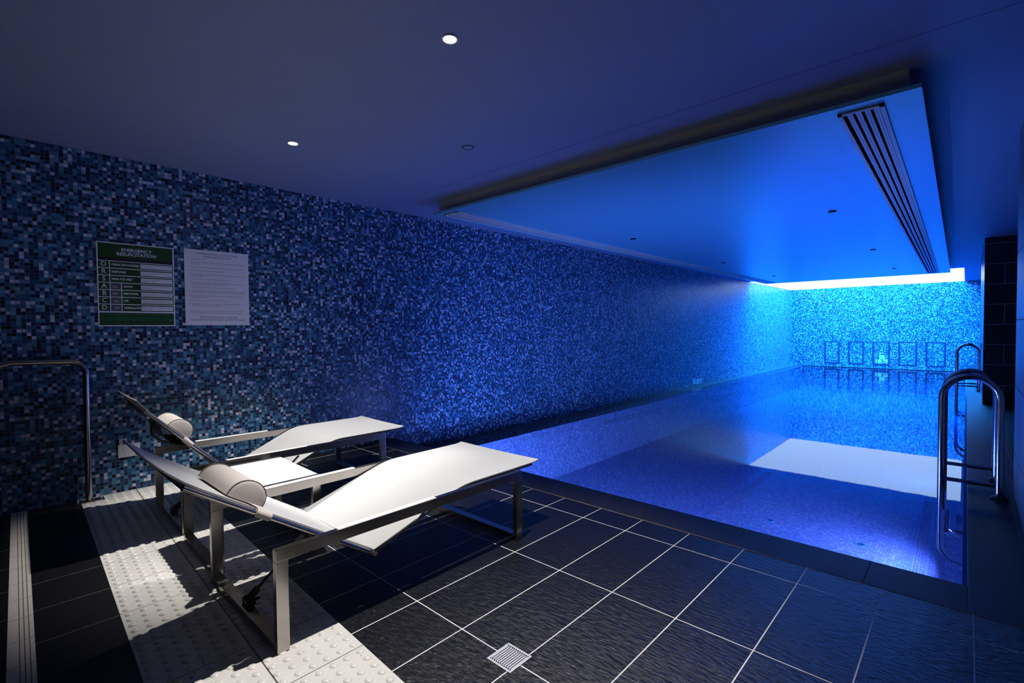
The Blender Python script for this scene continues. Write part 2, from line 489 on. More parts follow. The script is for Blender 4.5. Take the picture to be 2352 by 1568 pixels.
# dropped soffit over the pool
SZ = 2.35
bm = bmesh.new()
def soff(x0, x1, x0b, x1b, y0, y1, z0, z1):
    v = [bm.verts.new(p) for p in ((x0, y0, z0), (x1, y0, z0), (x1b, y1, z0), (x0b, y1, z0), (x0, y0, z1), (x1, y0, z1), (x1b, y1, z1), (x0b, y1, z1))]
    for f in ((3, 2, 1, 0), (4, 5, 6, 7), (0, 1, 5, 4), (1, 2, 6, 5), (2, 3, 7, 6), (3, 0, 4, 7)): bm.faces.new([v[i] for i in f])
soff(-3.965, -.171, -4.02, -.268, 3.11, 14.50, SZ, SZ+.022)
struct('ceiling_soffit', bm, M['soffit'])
bm = bmesh.new()
soff(-3.96, -.228, -4.0, -.32, 3.19, 14.40, SZ+.022, H)
struct('ceiling_soffit_upstand', bm, M['upstand'])

# pillar on the right
bm = bmesh.new(); b2(bm, (.19, 10.2, 0), (1.1, 12.7, H))
for zz in range(8):
    if zz % 2 == 1: continue
    for xx in (.409,):
        b2(bm, (xx-.003, 10.1985, zz*.30), (xx+.003, 10.21, min(H, zz*.30+.30)))
struct('wall_pillar', bm, M['pillar'])
for o in [o for o in C.objects if o.name == 'wall_pillar']:
    o.data.materials.append(pr('grey pillar grout', (.16, .16, .20), .7))
    for f in o.data.polygons:
        if f.area < .01 or abs(f.center.y-10.2) < .0016 and f.area < .2: f.material_index = 1

# ------------------------------------------------------------------ lamps
def spot(name, loc, power, col, ang, blend, size, parent=None):
    l = bpy.data.lights.new(name, 'SPOT'); l.energy = power; l.color = col
    l.spot_size = math.radians(ang); l.spot_blend = blend; l.shadow_soft_size = size
    o = bpy.data.objects.new(name, l); o.location = loc; C.objects.link(o)
    if parent: o.parent = parent
    return o

def downlight(loc, lit, label, group, r=.038):
    t = empty('downlight', loc, 0, label, 'ceiling light', group)
    b = bmesh.new(); disc(b, (0, 0, 0), r*.78, r, -.006, .0, 28)
    obj('trim_ring', b, M['vent_paint'] if lit else M['vent_black'], t, True)
    b = bmesh.new(); disc(b, (0, 0, 0), 0, r*.77, -.003 if lit else -.001, .0, 28)
    obj('lens', b, M['lamp'] if lit else M['vent_black'], t)
    return t
d1 = downlight((-1.699, 1.439, H), True, 'glowing white downlight nearest the top of the photo', 'lit downlights')
d2 = downlight((-3.419, 1.477, H), True, 'glowing white downlight nearer the mosaic wall, above the far lounger', 'lit downlights')
for d in (d1, d2):
    spot('downlight_beam', (0, 0, -.02), 330, (1.0, .96, .91), 72, .6, .018, d)
DISC = [((-1.00, 5.82), 'unlit ceiling disc nearest the long vent, first in the right-hand row'),
        ((-1.05, 9.20), 'small dark ceiling disc, middle one of the right-hand row'),
        ((-1.08, 12.53), 'small dark ceiling disc nearest the lit end, right-hand row'),
        ((-3.18, 5.75), 'small dark ceiling disc, first in the row beside the mosaic wall'),
        ((-3.21, 9.06), 'small dark ceiling disc, middle one of the row beside the mosaic wall'),
        ((-3.25, 12.36), 'small dark ceiling disc nearest the lit end, row beside the mosaic wall')]
for (x, y), lb in DISC:
    downlight((x, y, SZ), False, lb, 'unlit discs in the dropped ceiling', .036)
t = empty('ceiling_disc', (-2.617, 2.37, H), 0, 'flush round disc in the ceiling in front of the dropped soffit', 'ceiling disc')
bm = bmesh.new(); disc(bm, (0, 0, 0), .038, .042, -.004, 0, 32); obj('rim', bm, M['vent_black'], t, True)
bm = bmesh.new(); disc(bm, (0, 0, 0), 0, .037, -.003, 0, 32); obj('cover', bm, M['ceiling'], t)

# underwater lamps in the right pool side
for k, (yy, mm) in enumerate(((5.41, 'bright_violet_lamp'), (8.5, 'blue_lamp'), (11.65, 'blue_lamp'))):
    w = ('nearest the front of the pool', 'second from the front of the pool', 'third from the front, below the far ladder', 'second from the far end', 'nearest the far end')[k]
    t = empty('pool_lamp', (0, yy, -.46), 0, 'glowing round underwater lamp in right pool side, '+w, 'pool lamp', 'underwater lamps')
    t.rotation_euler = (0, PI/2, 0)
    bm = bmesh.new(); disc(bm, (0, 0, 0), .07, .10, -.042, 0, 28); obj('bezel', bm, M['chrome'], t, True)
    bm = bmesh.new(); disc(bm, (0, 0, 0), 0, .07, -.008, 0, 28); obj('lens', bm, M[mm], t)

for k, xx in enumerate((-3.4, -2.1)):  # unseen lamps added under the front coping as violet fill light
    w = ('nearer the mosaic wall', 'in the middle of the pool width')[k]
    t = empty('pool_lamp', (xx, PY0, -.55), 0, 'glowing underwater lamp in front pool side, '+w, 'pool lamp', 'underwater lamps')
    t.rotation_euler = (-PI/2, 0, 0)
    bm = bmesh.new(); disc(bm, (0, 0, 0), .07, .10, 0, .012, 28); obj('bezel', bm, M['chrome'], t, True)
    bm = bmesh.new(); disc(bm, (0, 0, 0), 0, .07, 0, .008, 28); obj('lens', bm, M['violet_lamp'], t)

# ------------------------------------------------------------------ linear vents in the soffit
def vent(x0, x1, x0b, x1b, y0, y1, label):
    t = empty('slot_vent', (0, 0, 0), 0, label, 'air vent', 'linear vents in the dropped ceiling')
    t.location = (x0, y0, SZ)
    L = lambda u, y: (x0+(x1-x0)*u) + ((x0b+(x1b-x0b)*u)-(x0+(x1-x0)*u))*(y-y0)/(y1-y0) - x0
    def strip(bm, u0, u1, z0, z1, ya=y0, yb=y1):
        v = [bm.verts.new((L(u, y), y-y0, z)) for z in (z0, z1) for u, y in ((u0, ya), (u1, ya), (u1, yb), (u0, yb))]
        for f in ((3, 2, 1, 0), (4, 5, 6, 7), (0, 1, 5, 4), (1, 2, 6, 5), (2, 3, 7, 6), (3, 0, 4, 7)): bm.faces.new([v[i] for i in f])
    bm = bmesh.new(); strip(bm, 0, 1, -.003, 0); obj('void', bm, M['vent_black'], t)
    bm = bmesh.new(); strip(bm, 0, .10, -.012, 0); strip(bm, .90, 1, -.012, 0); strip(bm, 0, 1, -.012, 0, y0, y0+.02); strip(bm, 0, 1, -.012, 0, y1-.02, y1)
    obj('frame', bm, M['vent_paint'], t)
    for u in (.19, .38, .57, .76):      # black slot at u-.07..u, then a two-step blade
        bm = bmesh.new(); strip(bm, u, u+.055, -.0055, -.003); obj('blade', bm, M['vent_paint'], t)
        bm = bmesh.new(); strip(bm, u+.063, u+.12, -.0055, -.003); obj('blade', bm, M['vent_paint'], t)
    return t
vent(-.530, -.325, -.648, -.444, 3.19, 14.2, 'long slotted air vent along right side of dropped blue ceiling')
vent(-3.865, -3.66, -3.90, -3.72, 3.17, 14.2, 'long slotted air vent beside mosaic wall in dropped ceiling')

# ------------------------------------------------------------------ sun lounger
def make_lounger(back_deg, label, loc, rz):
    t = empty('sun_lounger', loc, rz, label, 'sun lounger', 'two sun loungers')
    W = .3925; Y0, Y1 = -.677, .680; ZT = .39
    tw, td = .028, .046     # tube width across / depth
    for sx in (1, -1):
        x0, x1 = sx*W, sx*(W-tw)
        for (ya_, yb_) in ((Y0, Y0+td), (Y1-td, Y1)):
            bm = bmesh.new(); b2(bm, (min(x0, x1), ya_, .004), (max(x0, x1), yb_, ZT-td), .0018); obj('leg', bm, M['steel'], t)
        bm = bmesh.new(); b2(bm, (min(x0, x1), Y0, ZT-td), (max(x0, x1), Y1, ZT), .0018); obj('side_rail', bm, M['steel'], t)
        bm = bmesh.new(); b2(bm, (min(x0, x1)-.001, -.43, ZT), (max(x0, x1)+.001, .067, ZT+.004), .001); obj('rail_guard', bm, M['guard'], t)
        # feet pads
        for yy in (Y0+td/2, Y1-td/2):
            bm = bmesh.new(); b2(bm, (min(x0, x1)+.003, yy-.018, 0), (max(x0, x1)-.003, yy+.018, .004)); obj('foot_pad', bm, M['black_plastic'], t)
        # bolt with strap loop on the inner corner
        bm = bmesh.new(); s_ = -sx
        tube(bm, [(x1, Y0+td+.03, ZT-.025), (x1+s_*.012, Y0+td+.03, ZT-.025)], .009, 12)
        tube(bm, [(x1+s_*.010, Y0+td+.018, ZT-.030), (x1+s_*.014, Y0+td+.042, ZT-.022)], .006, 8)
        obj('bolt', bm, M['bolt'], t, True)
    for (ya_, yb_) in ((Y0, Y0+td), (Y1-td, Y1)):
        bm = bmesh.new(); b2(bm, (-W+tw, ya_, .003), (W-tw, yb_, .030), .0018); obj('floor_bar', bm, M['steel'], t)
    # sling profile: backrest top -> dip -> knee -> foot end
    dip_z = .235 if back_deg < 40 else .155
    dip_y = -.247
    a = math.radians(back_deg)
    BL = .905
    D = Vector((0, dip_y, dip_z))
    bd = Vector((0, -math.cos(a), math.sin(a)))
    bn = Vector((0, math.sin(a), math.cos(a)))
    knee = Vector((0, .27, .397)); foot = Vector((0, .80, .398)); tip = Vector((0, .875, .406))
    HW = .352
    def sheet(prof, hw, th, wave=0.0):
        bm = bmesh.new(); n = 14; top, bot = [], []
        for i, p in enumerate(prof):
            q = prof[min(i+1, len(prof)-1)] - prof[max(i-1, 0)]
            nn = Vector((0, -q.z, q.y)).normalized()
            if nn.z < 0: nn = -nn
            r0, r1 = [], []
            for k in range(n+1):
                u = -1+2*k/n
                sag = wave*(1-u*u)
                hwi = hw[i] if isinstance(hw, list) else hw
                c = p + Vector((u*hwi, 0, 0)) - nn*sag
                r0.append(bm.verts.new(c+nn*th/2)); r1.append(bm.verts.new(c-nn*th/2))
            top.append(r0); bot.append(r1)
        for i in range(len(prof)-1):
            for k in range(n):
                bm.faces.new((top[i][k], top[i][k+1], top[i+1][k+1], top[i+1][k]))
                bm.faces.new((bot[i][k+1], bot[i][k], bot[i+1][k], bot[i+1][k+1]))
            for k in (0, n):
                bm.faces.new((top[i][k], top[i+1][k], bot[i+1][k], bot[i][k]))
        for i in (0, -1):
            for k in range(n):
                bm.faces.new((top[i][k], top[i][k+1], bot[i][k+1], bot[i][k]))
        return bm
    def bez(p0, p1, p2, n):
        return [p0*(1-s)**2 + p1*2*s*(1-s) + p2*s*s for s in [i/n for i in range(n+1)]]
    prof = [D + (knee-D)*s for s in (0.0, .2, .4, .6, .8)] + bez(D+(knee-D)*.86, knee, knee+(foot-knee)*.16, 5) + [knee+(foot-knee)*s for s in (.4, .6, .8, .95)] + bez(foot, foot+Vector((0, .05, 0)), tip, 4)[1:]
    sl = obj('seat_sling', sheet(prof, HW, .006, .004), M['sling'], t, True)
    # slim metal edge tubes under the seat sling
    for sx in (1, -1):
        bm = bmesh.new()
        tube(bm, [Vector((sx*(HW-.010), p.y, p.z-.012)) for p in prof[:-3]], .008, 10)
        obj('sling_tube', bm, M['steel'], t, True)
    bm = bmesh.new()
    for sx in (1, -1):
        tube(bm, [D+Vector((sx*(HW-.02), 0, -.012)), D+Vector((sx*(HW+.012), 0, -.012))], .010, 10)
    tube(bm, [D+Vector((-HW, 0, -.016)), D+Vector((HW, 0, -.016))], .009, 10)
    obj('hinge_bar', bm, M['bolt'], t, True)
    # stop lever seen under the rail
    bm = bmesh.new(); tube(bm, [(HW+.004, .02, .33), (HW+.004, -.03, .285)], .007, 8); obj('stop_pin', bm, M['steel'], t, True)
    # backrest
    bprof = [D + bd*(BL*s) for s in [i/14 for i in range(15)]]
    bprof[-1] = bprof[-1] + bn*.012; bprof[-2] = bprof[-2] + bn*.003
    hw = [HW-.008]*11 + [HW-.006, HW, HW+.006, HW+.008]
    obj('back_sling', sheet(bprof, hw, .006, .005), M['sling'], t, True)
    for sx in (1, -1):
        bm = bmesh.new()
        tube(bm, [D + bd*(.03) + Vector((sx*(HW+.002), 0, 0)) - bn*.012, D + bd*(BL-.07) + Vector((sx*(HW+.002), 0, 0)) - bn*.012], .016, 14, True, .62, bn)
        obj('back_tube', bm, M['steel'], t, True)
    for d_ in (BL-.11, .17):
        bm = bmesh.new(); c0 = D + bd*d_ - bn*.022
        tube(bm, [c0+Vector((-HW, 0, 0)), c0+Vector((HW, 0, 0))], .010, 12)
        obj('cross_bar', bm, M['steel'], t, True)
    # push handle loop behind the backrest
    bm = bmesh.new()
    hp = [D+bd*(BL-.20)-bn*.020, D+bd*(BL-.205)-bn*.055, D+bd*(BL-.24)-bn*.085, D+bd*(BL-.30)-bn*.085, D+bd*(BL-.40)-bn*.045, D+bd*(BL-.42)-bn*.020]
    if back_deg > 40:
        tube(bm, [p+Vector((.16, 0, 0)) for p in hp], .008, 10)
        obj('handle_loop', bm, M['black_plastic'], t, True)
    # gas strut from the head-end floor bar to the backrest cross bar
    lo = Vector((0, Y0+td/2+.01, .050)); hi = Vector((0, D.y-.140, .262)) if back_deg < 40 else Vector((0, D.y-.10, .25))
    md = lo.lerp(hi, .45)
    st = bmesh.new(); tube(st, [md, hi], .013, 14); s1 = obj('gas_strut', st, M['chrome'], t, True)
    bm = bmesh.new(); tube(bm, [lo, md], .0065, 10); obj('piston_rod', bm, M['black_plastic'], s1, True)
    bm = bmesh.new()
    bx(bm, lo.lerp(hi, .08), (.026, .05, .022), Matrix.Rotation(math.atan2(hi.z-lo.z, hi.y-lo.y), 3, 'X'), .004)
    tube(bm, [lo+Vector((-.03, 0, -.008)), lo+Vector((.03, 0, -.008))], .016, 14)
    bx(bm, lo+Vector((0, .004, -.014)), (.045, .04, .018), None, .003)
    tube(bm, [lo+Vector((.02, .01, 0)), lo+Vector((.05, .03, .015))], .006, 8)
    obj('lower_clevis', bm, M['black_plastic'], s1, True)
    bm = bmesh.new()
    bx(bm, hi, (.028, .04, .03), Matrix.Rotation(math.atan2(hi.z-lo.z, hi.y-lo.y), 3, 'X'), .004)
    tube(bm, [hi+Vector((-.025, .01, .01)), hi+Vector((.03, .01, .01))], .014, 12)
    obj('upper_clevis', bm, M['black_plastic'], s1, True)
    # bolster pillow with strap
    pc = .602       # distance of the pillow from the dip
    bm = bmesh.new(); n = 16
    pw, ph, hl, po = .072, .076, .182, (.130 if back_deg < 40 else .112)
    rings = []
    xs = [(-hl, .80), (-hl+.006, .93), (-hl+.02, .985), (-hl+.05, 1.0)] + [(-hl+.05+(2*hl-.1)*k/10, 1.0) for k in range(1, 10)] + [(hl-.05, 1.0), (hl-.02, .985), (hl-.006, .93), (hl, .80)]
    for x, s in xs:
        rg = []
        for k in range(n+1):
            th = PI*k/n
            u = pw*math.cos(th)*s; v = ph*(math.sin(th)**.8)*s
            rg.append(bm.verts.new(D + bd*(pc-u) + bn*(v+.006) + Vector((x+po, 0, 0))))
        rings.append(rg)
    for a_, b_ in zip(rings, rings[1:]):
        for k in range(n): bm.faces.new((a_[k], a_[k+1], b_[k+1], b_[k]))
        bm.faces.new((a_[n], a_[0], b_[0], b_[n]))
    bm.faces.new(rings[0]); bm.faces.new(rings[-1])
    pl = obj('pillow', bm, M['pillow'], t, True)
    for sx in (1, -1):
        bm = bmesh.new()
        tube(bm, [D+bd*(pc-pw*math.cos(PI*k/n)) + bn*(ph*math.sin(PI*k/n)**.8+.006)+Vector((po+sx*(hl-.012), 0, 0)) for k in range(n+1)], .0020, 6)
        obj('piping', bm, M['seam'], pl, True)
    # strap wrapped round the back tube on each side
    sb = pc-.055
    for sx in (1, -1):
        bm = bmesh.new()
        e = Vector((sx*(HW+.002), 0, 0))
        tube(bm, [D+bd*(sb-.035)+e-bn*.010, D+bd*(sb+.025)+e-bn*.010], .0205, 14, True, .75, bn)
        f0 = [D+bd*(sb+d_)+e+bn*.006 for d_ in (-.033, .022)]
        f1 = [D+bd*(pc+d_-.01)+Vector((po+sx*(hl-.015), 0, 0))+bn*.010 for d_ in (-.05, .02)]
        quad(bm, [f0[0], f0[1], f1[1], f1[0]])
        obj('strap', bm, M['pillow'], pl, True)
    # dark flap sagging under the backrest
    bm = bmesh.new()
    rr = []; sg = .018 if back_deg < 40 else .048
    for k in range(9):
        s = k/8; dd = D+bd*(pc-.09+.20*s) - bn*(.014+sg*math.sin(PI*s))
        rr.append([bm.verts.new(dd+Vector((x, 0, 0))) for x in (-.10, .0, .15, .30)])
    for a_, b_ in zip(rr, rr[1:]):
        for k in range(3): bm.faces.new((a_[k], a_[k+1], b_[k+1], b_[k]))
    obj('back_flap', bm, M['seam'], pl, True)
    return t
make_lounger(33.3, 'cream sling sun lounger nearest the camera with greige bolster pillow', (-2.2375, 1.380, .0015), 0.0)
make_lounger(45.8, 'cream sling sun lounger beside the mosaic wall, backrest raised steeply', (-3.737, 1.447, .0015), math.radians(-1.6))

# ------------------------------------------------------------------ side table between the loungers
t = empty('side_table', (-2.965, 1.005, .0015), math.radians(-1.2), 'low steel framed side table with white top between the two loungers', 'side table')
TW, TD, TZ = .300, .268, .385
for sx in (1, -1):
    for sy in (1, -1):
        bm = bmesh.new(); b2(bm, (sx*TW, sy*TD, 0.003), (sx*(TW-.028), sy*(TD-.045), TZ-.03), .0018); obj('leg', bm, M['steel'], t)
    bm = bmesh.new(); b2(bm, (sx*TW, -TD, TZ-.030), (sx*(TW-.028), TD, TZ), .0018); obj('top_rail', bm, M['steel'], t)
for sy in (1, -1):
    bm = bmesh.new(); b2(bm, (-TW+.028, sy*TD, .003), (TW-.028, sy*(TD-.045), .030), .0018); obj('floor_bar', bm, M['steel'], t)
bm = bmesh.new(); b2(bm, (-TW+.029, -TD, TZ-.016), (TW-.029, TD, TZ-.004), .002); obj('tabletop', bm, M['white_top'], t)

# ------------------------------------------------------------------ stair handrail on the left
t = empty('handrail', (-4.530, .47, .0015), 0, 'brushed steel stair handrail standing beside the mosaic wall', 'handrail')
bm = bmesh.new()
pts = [(0, 0, .008), (0, 0, .5), (0, .004, .90)] + [(0, -.085+.09*math.cos(a), .905+.09*math.sin(a)) for a in [PI/2*k/8 for k in range(0, 9)]] + [(0, -.36, 1.000)]
pts += [(0, -.42, .985), (0, -1.5, .37), (0, -2.3, -.09)]
tube(bm, pts, .0195, 20)
obj('rail_tube', bm, M['steel'], t, True)
bm = bmesh.new(); bx(bm, (0, 0, .005), (.075, .165, .010), None, .003); bp_ = obj('base_plate', bm, M['steel'], t)
for sy in (1, -1):
    bm = bmesh.new(); tube(bm, [(0, sy*.062, .008), (0, sy*.062, .022)], .009, 6); tube(bm, [(0, sy*.062, .008), (0, sy*.062, .030)], .0045, 10); obj('bolt', bm, M['bolt'], bp_, True)
bm = bmesh.new(); tube(bm, [(0, -2.3, -1.12), (0, -2.3, -.09)], .0195, 20); obj('lower_post', bm, M['steel'], t, True)

# ------------------------------------------------------------------ pool ladders
def ladder(y0, gap, label, rr=.0215):
    t = empty('pool_ladder', (0, y0, 0), 0, label, 'pool ladder', 'steel pool ladders')
    xl, xr, zs, zt = -.122, .178, .67, .835
    cx, rad = (xl+xr)/2, (xr-xl)/2
    for yy in (0, gap):
        bm = bmesh.new()
        pts = [(-.002+xl+.135*1.0, yy, -.56)]
        pts = [(0.0, yy, -.50)] + [(xl+.105-.105*math.sin(a), yy, -.395-.105*math.cos(a)) for a in [PI/2*k/8 for k in range(0, 9)]]
        pts += [(xl, yy, 0), (xl, yy, .4)]
        pts += [(cx-rad*math.cos(a), yy, zs+ (zt-zs)*math.sin(a)) for a in [PI*k/20 for k in range(0, 21)]]
        pts += [(xr, yy, .4), (xr, yy, .004)]
        tube(bm, pts, rr, 18)
        obj('rail', bm, M['chrome'], t, True)
        bm = bmesh.new()
        for r, z0, z1 in ((.046, 0.0, .008), (.040, .008, .016), (.030, .016, .022)): disc(bm, (xr, yy, 0), 0, r, z0, z1, 24)
        obj('flange', bm, M['chrome'], t, True)
        bm = bmesh.new(); tube(bm, [(xl, yy, .087), (xr, yy, .087)], .0145, 14); obj('brace', bm, M['chrome'], t, True)
    for zz in (-.30, ):
        bm = bmesh.new(); bx(bm, (xl+.01, gap/2, zz), (.075, gap-.02, .022), None, .004); obj('tread', bm, M['chrome'], t)
    return t
ladder(4.712, .54, 'large steel pool ladder nearest the camera at right edge of pool')
ladder(12.108, .54, 'small distant steel pool ladder by the far end of the pool')

# ------------------------------------------------------------------ floor drain and pool inlets
t = empty('floor_drain', (-1.2065, 1.2705, .0002), 0, 'square slotted steel drain grate in the black floor tiles', 'floor drain')
bm = bmesh.new(); h = .0585
for sx in (1, -1): b2(bm, (sx*h, -h, 0), (sx*(h-.008), h, .0022)); b2(bm, (-h+.008, sx*h, 0), (h-.008, sx*(h-.008), .0022))
obj('frame', bm, M['drain'], t)
bm = bmesh.new(); b2(bm, (-h+.008, -h+.008, 0), (h-.008, h-.008, .0006)); obj('void', bm, M['vent_black'], t)
# slots run along y, ten of them
n = 10; wv = (2*h-.020)/n
bm = bmesh.new()
for k in range(n+1):
    x = -h+.010+wv*k
    b2(bm, (x-wv*.32, -h+.008, .0006), (x+wv*.32, h-.008, .0018))
b2(bm, (-h+.008, -h+.008, .0006), (h-.008, -h+.014, .0018)); b2(bm, (-h+.008, h-.014, .0006), (h-.008, h-.008, .0018))
obj('grate', bm, M['drain'], t)
for (x, y), w in (((-1.53, 5.73), 'nearest the front, left of the pair'), ((-.72, 5.66), 'nearest the front, right of the pair'), ((-1.62, 7.21), 'farther back, left of the pair'), ((-.77, 7.18), 'farther back, right of the pair')):
    t = empty('pool_inlet', (x, y, PZ), 0, 'small round inlet in the pool floor, '+w, 'pool inlet', 'round inlets in the pool floor')
    bm = bmesh.new(); disc(bm, (0, 0, 0), .030, .045, 0, .006, 20); obj('ring', bm, pr('teal inlet', (.05, .22, .40), .4), t, True)
    bm = bmesh.new(); disc(bm, (0, 0, 0), 0, .029, 0, .003, 20); obj('eye', bm, M['border'], t)

# ------------------------------------------------------------------ lane targets and depth markers on the far wall
ORD = ('leftmost', 'second from left', 'middle', 'fourth from left', 'rightmost, behind the far ladder')
for k, (x0, x1) in enumerate(((-3.60, -3.15), (-2.91, -2.47), (-2.25, -1.79), (-1.58, -1.11), (-.92, -.44))):
    bm = bmesh.new(); z0, z1, w = -.10, .675, .050
    yb = YB-.003
    b2(bm, (x0, yb, z0), (x0+w, YB+.002, z1)); b2(bm, (x1-w, yb, z0), (x1, YB+.002, z1)); b2(bm, (x0+w, yb, z0), (x1-w, YB+.002, z0+w)); b2(bm, (x0+w, yb, z1-w*.7), (x1-w, YB+.002, z1))
    obj('lane_target', bm, M['border'], None, label='dark tile rectangle outlined on the far wall, '+ORD[k], category='tile border', group='dark rectangles on the far wall')

FONT = None
def text_mesh(txt, size, align='LEFT', ls=1.0, res=2, bold=0.0):
    cu = bpy.data.curves.new('t', 'FONT'); cu.body = txt; cu.size = size; cu.align_x = align; cu.space_line = ls; cu.resolution_u = res
    cu.align_y = 'CENTER'; cu.offset = bold; cu.fill_mode = 'FRONT'
    o = bpy.data.objects.new('t', cu); C.objects.link(o)
    dg = bpy.context.evaluated_depsgraph_get()
    me = bpy.data.meshes.new_from_object(o.evaluated_get(dg))
    bpy.data.objects.remove(o); bpy.data.curves.remove(cu)
    me.materials.clear()
    return me

def join_texts(items, bold=0.0):
    """items: (text, x, y, size, align, maxwidth); returns one mesh in the x-y plane"""
    bm = bmesh.new()
    for txt, x, y, size, al, mw in items:
        me = text_mesh(txt, size, al, bold=bold)
        vs = [v.co for v in me.vertices]
        sx = 1.0
        if mw and vs:
            w = max(v.x for v in vs)-min(v.x for v in vs)
            sx = mw/w if w > 0 else 1
        for v in me.vertices:
            v.co.x = v.co.x*sx+x; v.co.y += y
        bm.from_mesh(me); bpy.data.meshes.remove(me)
    me = bpy.data.meshes.new('lettering'); bm.to_mesh(me); bm.free()
    return me

def plate(bm, x0, x1, y0, y1, z0, z1): b2(bm, (x0, y0, z0), (x1, y1, z1))

# sign frame on the left wall: local x -> +y world, local y -> +z, local z -> +x
ROT_L = Matrix(((0, 0, 1), (1, 0, 0), (0, 1, 0))).to_euler()
ROT_B = Matrix(((1, 0, 0), (0, 0, -1), (0, 1, 0))).to_euler()
def sign_root(name, loc, rot, label, cat):
    t = empty(name, loc, 0, label, cat); t.rotation_euler = rot; return t

# emergency resuscitation chart
W_, H_ = .472, .618
t = sign_root('resuscitation_sign', (XL, .796, 1.549), ROT_L, 'green EMERGENCY RESUSCITATION chart on mosaic wall, left of white notice', 'wall sign')
bm = bmesh.new(); plate(bm, -W_/2, W_/2, -H_/2, H_/2, 0, .004); obj('board', bm, M['plaque'], t)
mx, my = W_/2-.008, H_/2-.008
gx = lambda f: -mx+2*mx*f
gy = lambda f: my-2*my*f
bm = bmesh.new(); z0, z1 = .004, .0046
plate(bm, gx(0), gx(1), gy(.17), gy(0), z0, z1)
plate(bm, gx(0), gx(1), gy(1), gy(.846), z0, z1)
rows = 7; r0, rh = .218, (.836-.218)/7
for k in range(rows):
    a, b_ = r0+rh*k, r0+rh*(k+1)-.010
    plate(bm, gx(0), gx(.135), gy(b_), gy(a), z0, z1)
    if k < 3: plate(bm, gx(.148), gx(1), gy(b_), gy(a), z0, z1)
    else: plate(bm, gx(.295), gx(1), gy(b_), gy(a), z0, z1)
obj('green_panel', bm, M['green'], t)
bm = bmesh.new(); plate(bm, gx(0), gx(1), gy(.210), gy(.17), z0, z1)
obj('black_band', bm, M['sign_black'], t)
bm = bmesh.new()
for k in range(rows):
    a, b_ = r0+rh*k, r0+rh*(k+1)-.010
    plate(bm, gx(.545), gx(.988), gy(b_-.010), gy(a+.012), .0046, .0052)
obj('text_box', bm, M['plaque'], t)
for k in range(3, 7):
    a, b_ = r0+rh*k, r0+rh*(k+1)-.010
    bm = bmesh.new(); plate(bm, gx(.148), gx(.282), gy(b_), gy(a), z0, z1)
    ph_ = obj('picture', bm, M['photo'], t)
    bm = bmesh.new(); bmesh.ops.create_icosphere(bm, subdivisions=2, radius=.5)
    for v in bm.verts: v.co = Vector((v.co.x*.040+gx(.215)+.004*(k-5), v.co.y*.018+(gy(a)+gy(b_))/2-.004*(k % 2), v.co.z*.0008+z1))
    obj('figure', bm, pr('pale photo print', (.32, .31, .34), .5), ph_, True)
cy = lambda k: (gy(r0+rh*k)+gy(r0+rh*(k+1)-.010))/2
it = [('EMERGENCY', 0.0, gy(.070), .033, 'CENTER', .186), ('RESUSCITATION', 0.0, gy(.122), .033, 'CENTER', .238)]
for k, ch in enumerate('DRSABCD'): it.append((ch, gx(.067), cy(k), .046, 'CENTER', None))
for k, w in enumerate(('CHECK FOR DANGERS', 'RESPONSE', 'SEND FOR HELP')): it.append((w, gx(.165), cy(k), .020, 'LEFT', (.165, .083, .122)[k]))
for k, w in enumerate(('AIRWAY', 'BREATHING', 'CPR', 'DEFIBRILLATION')): it.append((w, gx(.312), cy(k+3), .020, 'LEFT', (.060, .088, .030, .108)[k]))
for i_ in it:
    me = join_texts([i_], .0007)
    for v in me.vertices: v.co.z = .0052
    obj('lettering', me, M['plaque'], t)
tx = [['First ensure the safety of yourself, the', 'distressed victim, person or other bystander,', 'then request and bystanders.'],
      ['Ask name, squeeze shoulders, if no', 'response check airway with the casualty', 'on their back.'],
      ['Ask someone to call "000" and ask for an', 'ambulance.'],
      ['Position person on their side, clear airway', 'if obstructed.'],
      ['Check for breathing - Look, listen & feel.', 'Normal breathing place on their back and', 'monitor. Not normal breathing start CPR.'],
      ['Start CPR. 2 breaths to 30 chest compressions', 'with 2 hands adult or child, 2 fingers for baby.', 'Repeat until help arrives or patient recovers.'],
      ['Apply Defibrillator if available and follow', 'voice prompts.']]
for k, ls in enumerate(tx):
    me = join_texts([(s, gx(.56), cy(k)+((len(ls)-1)/2-j)*.0118, .0090, 'LEFT', min(.185, .0045*len(s))) for j, s in enumerate(ls)])
    for v in me.vertices: v.co.z = .0056
    obj('small_print', me, M['ink'], t)
it = [('THIS CHART IS NOT A SUBSTITUTE. TO ATTEND A FIRST AID COURSE, LEARN CPR NOW.', gx(.03), gy(.872), .011, 'LEFT', .42),
      ('THE AUSTRALIAN RESUSCITATION COUNCIL RECOMMENDS THAT IF A PERSON IS UNWILLING', gx(.03), gy(.910), .011, 'LEFT', .43),
      ('OR UNABLE TO GIVE RESCUE BREATHS, THEY SHOULD AT LEAST GIVE CHEST COMPRESSIONS.', gx(.03), gy(.934), .011, 'LEFT', .43)]
me = join_texts(it)
for v in me.vertices: v.co.z = .0052
obj('footer_print', me, M['mid_green'], t)

